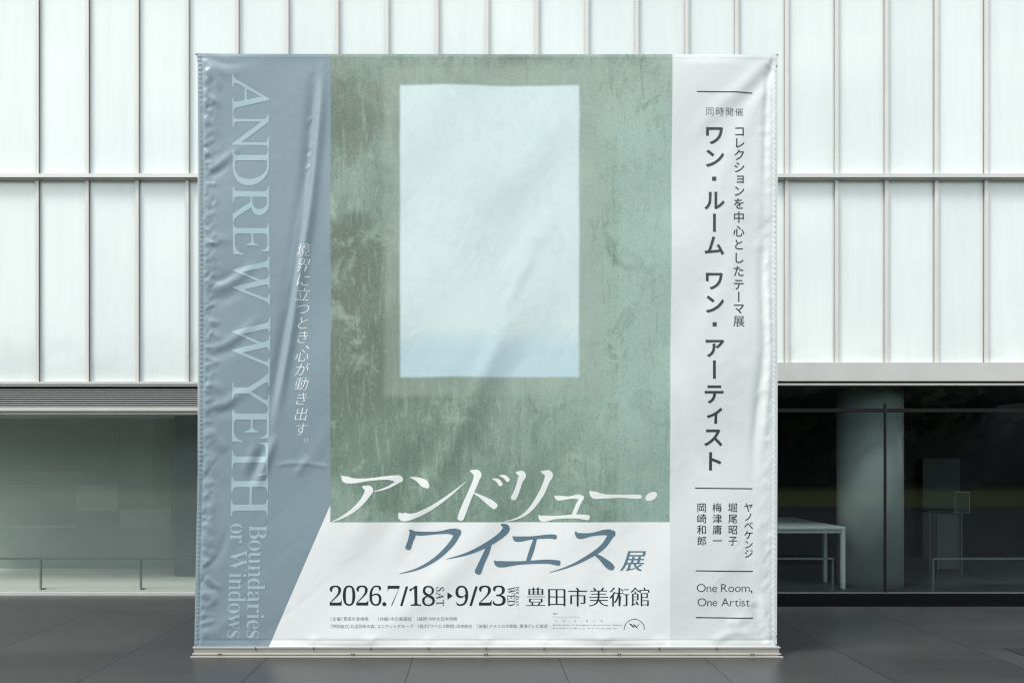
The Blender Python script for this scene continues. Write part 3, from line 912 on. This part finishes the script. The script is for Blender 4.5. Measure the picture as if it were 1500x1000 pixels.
def mathchar(ch, style):
    if style == 'i':
        if 'A' <= ch <= 'Z': return chr(0x1D434 + ord(ch) - 65)
        if 'a' <= ch <= 'z': return chr(0x1D44E + ord(ch) - 97)
    if 'A' <= ch <= 'Z': return chr(0x1D400 + ord(ch) - 65)
    if 'a' <= ch <= 'z': return chr(0x1D41A + ord(ch) - 97)
    if ch.isdigit(): return chr(0x1D7CE + int(ch))
    return ch
def roman(text, style='i', gap=.04, space=.25, ox=0., oy=0., sx=1.0, kern={}):
    """a line of upright serif letters, laid out from x=0 on y=0 (unit em)"""
    out, x = [], 0.
    for i, ch in enumerate(text):
        if ch == ' ':
            x += space
            continue
        P = glyph(mathchar(ch, style) if style else ch)
        if style == 'i': P = shear(P, -.275)
        P = [p * np.array([sx, 1]) for p in P]
        P = embolden(P, ox, oy) if ch.isalnum() else embolden(P, .006 if ch == '/' else .012, .012 if ch == '.' else 0)
        a, b, _, _ = bb(P)
        out.append([p + np.array([x - a, 0]) for p in P])
        x += b - a + gap + kern.get(text[i:i + 2], 0.)
    return out
def fit(line, x0, x1, base, cap, capem=.66):
    """place a laid out line horizontally: from x0 to x1, baseline y and cap height in photograph pixels"""
    a = min(bb(g_)[0] for g_ in line); b = max(bb(g_)[1] for g_ in line)
    kx, ky = (x1 - x0) / (b - a), cap / capem
    return [[np.stack([x0 + (p[:, 0] - a) * kx, base - p[:, 1] * ky], 1) for p in g_] for g_ in line]
def fit_down(line, y0, y1, bx0_, bx1_, cap, capem=.66):
    """the same turned a quarter clockwise: runs down from y0 to y1; baseline x drifts from bx0_ to bx1_"""
    a = min(bb(g_)[0] for g_ in line); b = max(bb(g_)[1] for g_ in line)
    k, kc = (y1 - y0) / (b - a), cap / capem
    res = []
    for g_ in line:
        res.append([np.stack([bx0_ + (bx1_ - bx0_) * (p[:, 0] - a) / (b - a) + p[:, 1] * kc, y0 + (p[:, 0] - a) * k], 1) for p in g_])
    return res

def ribbon(pts, sc_=1 / 3, off=(470, 667), n=8):
    """a brush stroke: centre line with a full width at each point"""
    P = crom([(x, y, w_) for x, y, w_ in pts], n)
    c, wd = P[:, :2], np.maximum(P[:, 2], .5)
    d = np.gradient(c, axis=0)
    d /= (np.hypot(d[:, 0], d[:, 1])[:, None] + 1e-9)
    nn = np.stack([-d[:, 1], d[:, 0]], 1)
    Lp, Rp = c + nn * wd[:, None] / 2, c - nn * wd[:, None] / 2
    def cap(ci, di, wi, s):
        th = np.linspace(0, math.pi, 7)[1:-1]
        nv = np.array([-di[1], di[0]])
        return [ci + s * (nv * math.cos(t) * wi / 2) + s * di * math.sin(t) * wi / 2 * .7 for t in th]
    out = list(Lp) + cap(c[-1], d[-1], wd[-1], 1) + list(Rp[::-1]) + cap(c[0], d[0], wd[0], -1)
    return np.array([(off[0] + x * sc_, off[1] + y * sc_) for x, y in out])

def union(polys):
    """merge overlapping outlines into one flat fill, returned as triangles"""
    from mathutils.geometry import delaunay_2d_cdt
    vs_, fs = [], []
    for p in polys:
        if area(p) < 0: p = p[::-1]
        fs.append(list(range(len(vs_), len(vs_) + len(p))))
        vs_ += [Vector((float(x), float(y))) for x, y in p]
    r = delaunay_2d_cdt(vs_, [], fs, 1, 1e-5)
    return [[np.array([r[0][i][:] for i in f])] for f in r[2]]

def ink(name, c, rough=.36):
    return mat(name, c, rough, spec=.4)
M_INK = ink('black ink', (0.028, 0.029, 0.031))
M_INK2 = ink('charcoal ink', (0.050, 0.053, 0.056))
M_INKG = ink('grey ink', (0.20, 0.23, 0.26))
M_INKB = ink('slate blue ink', s2l((98, 122, 137)), .33)
M_PALE = ink('pale blue ink', s2l((165, 187, 195)), .31)
M_WINK = ink('white ink', (0.80, 0.815, 0.82), .34)

# --- blue strip: the name running down, its subtitle and the tagline
L1 = roman('ANDREW', 'i', .015, ox=.004, oy=.002)
L2 = roman('WYETH', 'i', .0, ox=.004, oy=.002)
print_mesh('name_lettering', fit_down(L1, 110, 447, 341, 343.2, 50) + fit_down(L2, 464.5, 755, 343, 338.8, 51), M_PALE, 'tall pale serif capitals turned a quarter')
B1 = roman('Boundaries', 'b', .035, ox=-.017, oy=-.003, sx=.92)
B2 = roman('or Windows', 'b', .035, .22, ox=-.017, oy=-.003, sx=.92)
print_mesh('subtitle_lettering', fit_down(B1, 768, 933.5, 366, 361.5, 24.5) + fit_down(B2, 766.5, 933, 338.5, 333.5, 24.5), M_PALE)
tag_ = list(zip('境界に立つとき', (367, 389, 411, 431.5, 452, 473, 493.5))) + [('、', 514)] + list(zip('心が動き出す', (520.5, 541, 562, 584, 606.5, 628.5))) + [('。', 650)]
print_mesh('tagline_lettering', [jchar(c, 445.6 - (y - 367) * .0147, y, 21.3, -.007, -.014, .24, True) for c, y in tag_], M_WINK)

# --- right strip
big = zip('ワン・ルームワン・アーティスト', (198, 231.5, 262.5, 294, 327, 360, 411, 445.5, 475.5, 509.5, 541.5, 576.5, 608, 639.5, 675))
print_mesh('theme_lettering', [jchar(c, 1046 - (y - 198) * .003, y, 31.5, .022, .02, 0, True) if c != '・' else [np.array([(1042.6, y - 3), (1048.6, y - 3), (1048.6, y + 3), (1042.6, y + 3)])] for c, y in big], M_INK2)
sub = zip('コレクションを中心としたテーマ展', (193.5, 210.5, 228, 246, 263, 280.5, 299, 318.6, 339, 358.5, 378, 397.3, 416.8, 435, 452, 470.7))
print_mesh('theme_lettering', [jchar(c, 1082.2 - (y - 193) * .004, y, 17.6, .003 if c == '展' else .010, .0 if c == '展' else .008, 0, True) for c, y in sub], M_INK2)
print_mesh('heading_lettering', [jchar(c, 1038.6 + 14.6 * i, 164.8, 13.2, -.012, -.010) for i, c in enumerate('同時開催')], M_INK2)
arts = []
for s_, x in (('岡崎和郎', 1027), ('梅津庸一', 1049.6), ('堀尾昭子', 1072.5)):
    arts += [jchar(c, x, 742.8 + 16.1 * i, 14.6, .002, .002, 0, True) for i, c in enumerate(s_)]
arts += [jchar(c, 1095.6, y, 14.2, .004, .004, 0, True) for c, y in zip('ヤノベケンジ', (742.5, 756.3, 769, 782.5, 796.5, 810))]
print_mesh('artist_lettering', arts, M_INK)
r1 = roman('One Room,', '', .075, .26, ox=-.012, oy=-.012)
r2 = roman('One Artist', '', .075, .26, ox=-.012, oy=-.012)
print_mesh('heading_lettering', fit(r1, 1020, 1101.5, 866, 11.8, .68) + fit(r2, 1021.5, 1097.5, 887, 11.8, .68), M_INK2)
def rule(x0, x1, y0, y1, t=.75):
    return [[np.array([(x0, y0 - t), (x1, y1 - t), (x1, y1 + t), (x0, y0 + t)])]]
for a in ((1019.5, 1102, 136, 136.8), (1018, 1101.5, 714.4, 715.3), (1018.5, 1102, 835, 836), (1019.5, 1102.5, 903.8, 904.3)):
    print_mesh('rule', rule(*a), M_INK2)

# --- title
T1 = [
    [(94, 90, 6), (110, 104, 30), (150, 110, 22), (220, 104, 12), (300, 97, 18), (338, 102, 34), (352, 104, 28)],
    [(356, 104, 16), (310, 132, 12), (272, 148, 8), (238, 156, 3)],
    [(186, 136, 8), (212, 148, 36), (206, 168, 30), (180, 205, 23), (140, 242, 18), (95, 270, 11), (48, 291, 2)],
    [(394, 95, 4), (425, 104, 20), (455, 122, 34), (470, 136, 20)],
    [(346, 254, 12), (362, 268, 38), (410, 264, 24), (480, 232, 19), (560, 178, 12), (638, 114, 2)],
    [(658, 66, 6), (686, 80, 36), (682, 108, 27), (655, 172, 26), (628, 236, 30), (614, 276, 28)],
    [(664, 160, 4), (700, 178, 13), (742, 205, 28), (765, 222, 28)],
    [(754, 101, 4), (778, 110, 16), (790, 126, 20)], [(786, 87, 4), (808, 93, 16), (822, 108, 18)],
    [(858, 74, 6), (882, 84, 36), (874, 115, 24), (857, 165, 24), (846, 186, 26)],
    [(968, 70, 6), (1000, 82, 36), (992, 112, 26), (966, 170, 25), (920, 236, 18), (870, 272, 9), (804, 291, 2)],
    [(1026, 177, 4), (1044, 186, 22), (1090, 184, 12), (1128, 180, 20), (1146, 186, 24)],
    [(1142, 190, 18), (1124, 226, 19), (1108, 264, 17)],
    [(958, 262, 6), (976, 276, 28), (1040, 270, 14), (1120, 266, 18), (1172, 271, 24)],
    [(1180, 156, 6), (1200, 172, 32), (1245, 178, 20), (1320, 178, 14), (1380, 180, 19), (1403, 180, 17)],
]
th = np.linspace(0, 2 * math.pi, 25)[:-1]
dot = np.stack([470 + (1451 + 26 * np.cos(th)) / 3, 667 + (179 + 19 * np.sin(th) - 8 * np.cos(th)) / 3], 1)
print_mesh('title_lettering', union([ribbon(s_) for s_ in T1] + [dot]), M_WINK, 'white upper line of the title')
T2 = [
    [(391, 325, 6), (403, 342, 28), (395, 372, 24), (384, 404, 26)],
    [(392, 330, 8), (430, 341, 18), (510, 338, 12), (566, 332, 22), (596, 336, 36), (610, 332, 20)],
    [(604, 338, 26), (572, 388, 24), (510, 448, 18), (430, 494, 10), (346, 518, 2)],
    [(793, 300, 6), (814, 318, 32), (790, 350, 27), (720, 395, 21), (640, 430, 12), (551, 453, 2)],
    [(744, 378, 18), (730, 420, 24), (708, 468, 26), (690, 510, 30)],
    [(844, 355, 6), (864, 366, 24), (930, 360, 14), (1000, 354, 18), (1030, 356, 20)],
    [(942, 364, 15), (926, 415, 21), (908, 468, 17)],
    [(763, 463, 8), (788, 476, 28), (880, 470, 15), (990, 464, 18), (1044, 470, 24)],
    [(1116, 334, 6), (1136, 351, 26), (1190, 345, 15), (1245, 336, 24), (1278, 340, 34), (1286, 336, 20)],
    [(1278, 344, 26), (1232, 404, 23), (1150, 456, 15), (1080, 488, 8), (1006, 511, 2)],
    [(1190, 424, 6), (1225, 446, 18), (1262, 478, 32), (1280, 492, 24)],
]
ten = [np.stack([928.6 + (p[:, 0] - 928.6) * 1.0, p[:, 1]], 1) for p in jchar('展', 928.6, 820.3, 33.5, .017, -.004, .30)]
print_mesh('title_lettering', union([ribbon(s_) for s_ in T2]) + [ten], M_INKB, 'slate blue lower line of the title')

# --- date and venue
d1 = roman('2026.7/18', 'b', .04, ox=-.027, oy=-.004, sx=1.0, kern={'6.': -.01, '.7': .0, '7/': -.02, '/1': -.0})
d2 = roman('9/23', 'b', .04, ox=-.027, oy=-.004, sx=1.0)
date = fit(d1, 483.2, 637, 886, 27.5, .676) + fit(d2, 667.2, 740.6, 886, 27.5, .676)
date += [[np.array([(655.5, 866.2), (663.2, 871.6), (655.5, 877)])]]
date += fit_down(roman('SAT', 'i', .06), 858.5, 886.3, 639.6, 639.6, 10.2)
date += fit_down(roman('WED', 'i', .02), 858.5, 886.3, 743.2, 743.2, 10)
date += fit_down(roman('HOLIDAY', 'i', .04), 858.2, 886.6, 755.2, 755.2, 4.8)
print_mesh('date_lettering', date, M_INK)
print_mesh('venue_lettering', [jchar(c, 784.6 + 30.6 * i, 873.2, 30.6, .004, -.016) for i, c in enumerate('豊田市美術館')], M_INK)

def row(text, x0, x1, y, size, ox=.0, oy=-.006):
    wts = [(.52 if ord(c) < 256 else (.55 if c in '［］、' else 1.)) for c in text]
    k = (x1 - x0) / sum(wts)
    out, x = [], x0
    for c, w_ in zip(text, wts):
        if c not in ' 　':
            if ord(c) < 256:
                g_ = [p for p in glyph(mathchar(c, 'b'))] if c.isalnum() else glyph(c)
                if g_: out.append([np.stack([x + p[:, 0] * size * .72, y + .36 * size - p[:, 1] * size], 1) for p in g_])
            else:
                dx = {'［': -.25, '］': .2, '、': .2}.get(c, 0.) * size
                out.append(jchar(c, x + w_ * k / 2 + dx, y, size, ox, oy))
        x += w_ * k
    return out
cred = row('［主催］豊田市美術館　　［共催］中日新聞社　［協賛］DNP大日本印刷', 483.5, 670, 905.2, 6.0)
cred += row('［特別協力］丸沼芸術の森、ユニマットグループ　［協力］ワイエス財団、日本航空　［後援］アメリカ大使館、東海テレビ放送', 483.5, 802, 916, 5.9)
print_mesh('credit_lettering', cred, M_INKG)
fine = row('表紙', 809.5, 815.5, 897.7, 3.1) + row('アンドリュー・ワイエス', 809.5, 848, 902.6, 3.1) + row('水彩、紙、個人蔵', 809.5, 886, 908.2, 2.8)
fine += row('Andrew Wyeth Museum of Art, Wyeth Foundation for American Art New York, JASPAR Tokyo', 809.5, 910, 914, 2.6)
fine += row('Wyeth Foundation for American Art, ARS New York and JASPAR, Tokyo', 809.5, 904, 918.7, 2.6)
print_mesh('credit_lettering', fine, M_INKG)
arc = []
for k in range(34):
    a0 = math.pi * (k + .1) / 34; a1 = math.pi * (k + .82) / 34
    q = [(928.6 - r_ * math.cos(a_), 920.6 - r_ * math.sin(a_)) for r_, a_ in ((14.5, a0), (14.5, a1), (15.5, a1), (15.5, a0))]
    arc.append([np.array(q)])
wmark = union([ribbon(s_, 1 / 5.172, (700, 840)) for s_ in (
    [(1146, 374, 6), (1160, 382, 10), (1174, 400, 7)], [(1174, 401, 3), (1180, 388, 4), (1184, 378, 3)],
    [(1178, 380, 5), (1188, 390, 9), (1200, 402, 6)], [(1198, 402, 3), (1208, 388, 4), (1220, 372, 2)],
    [(1206, 412, 5), (1210, 412, 5)])])
print_mesh('logo', arc + wmark, M_INK, 'small round mark with a brush letter')

# --- lacing at the hems and the corner ties
def lacing(bm):
    for side in (0, 1):
        v = 90.
        while v < 944:
            if side == 0: u = float(edge_l(v)) + 2.6
            else: u = float(edge_r(v)) - 3.2
            P, N = sheet_points(np.array([u]), np.array([v]), .001)
            p = Vector(P[0]); q = Vector(N[0])
            cyl(bm, p - q * .001, p + q * .0025, .0035, seg=8)
            v += 6.4 if side == 0 else 7.6
build('hem_stitching', lacing, mat('hem stitches', (0.33, 0.36, 0.37), .5), ban)['kind'] = 'stuff'
def ties(bm):
    for u, v, du, dv in ((289.5, 80.5, -5, -2.5), (1137.5, 81, 3.5, -1.5), (1137, 97, 1.8, 1), (287, 944, -3, -3), (1136, 944, 4, -3), (1136.5, 931, 2.5, .6)):
        a = Vector(((u - VX) * S, 5.99, EYE - (v - VY) * S)); b = Vector(((u + du - VX) * S, 6.02, EYE - (v + dv - VY) * S))
        cyl(bm, a, b, .004, seg=8)
build('tie', ties, M_CORD, ban)
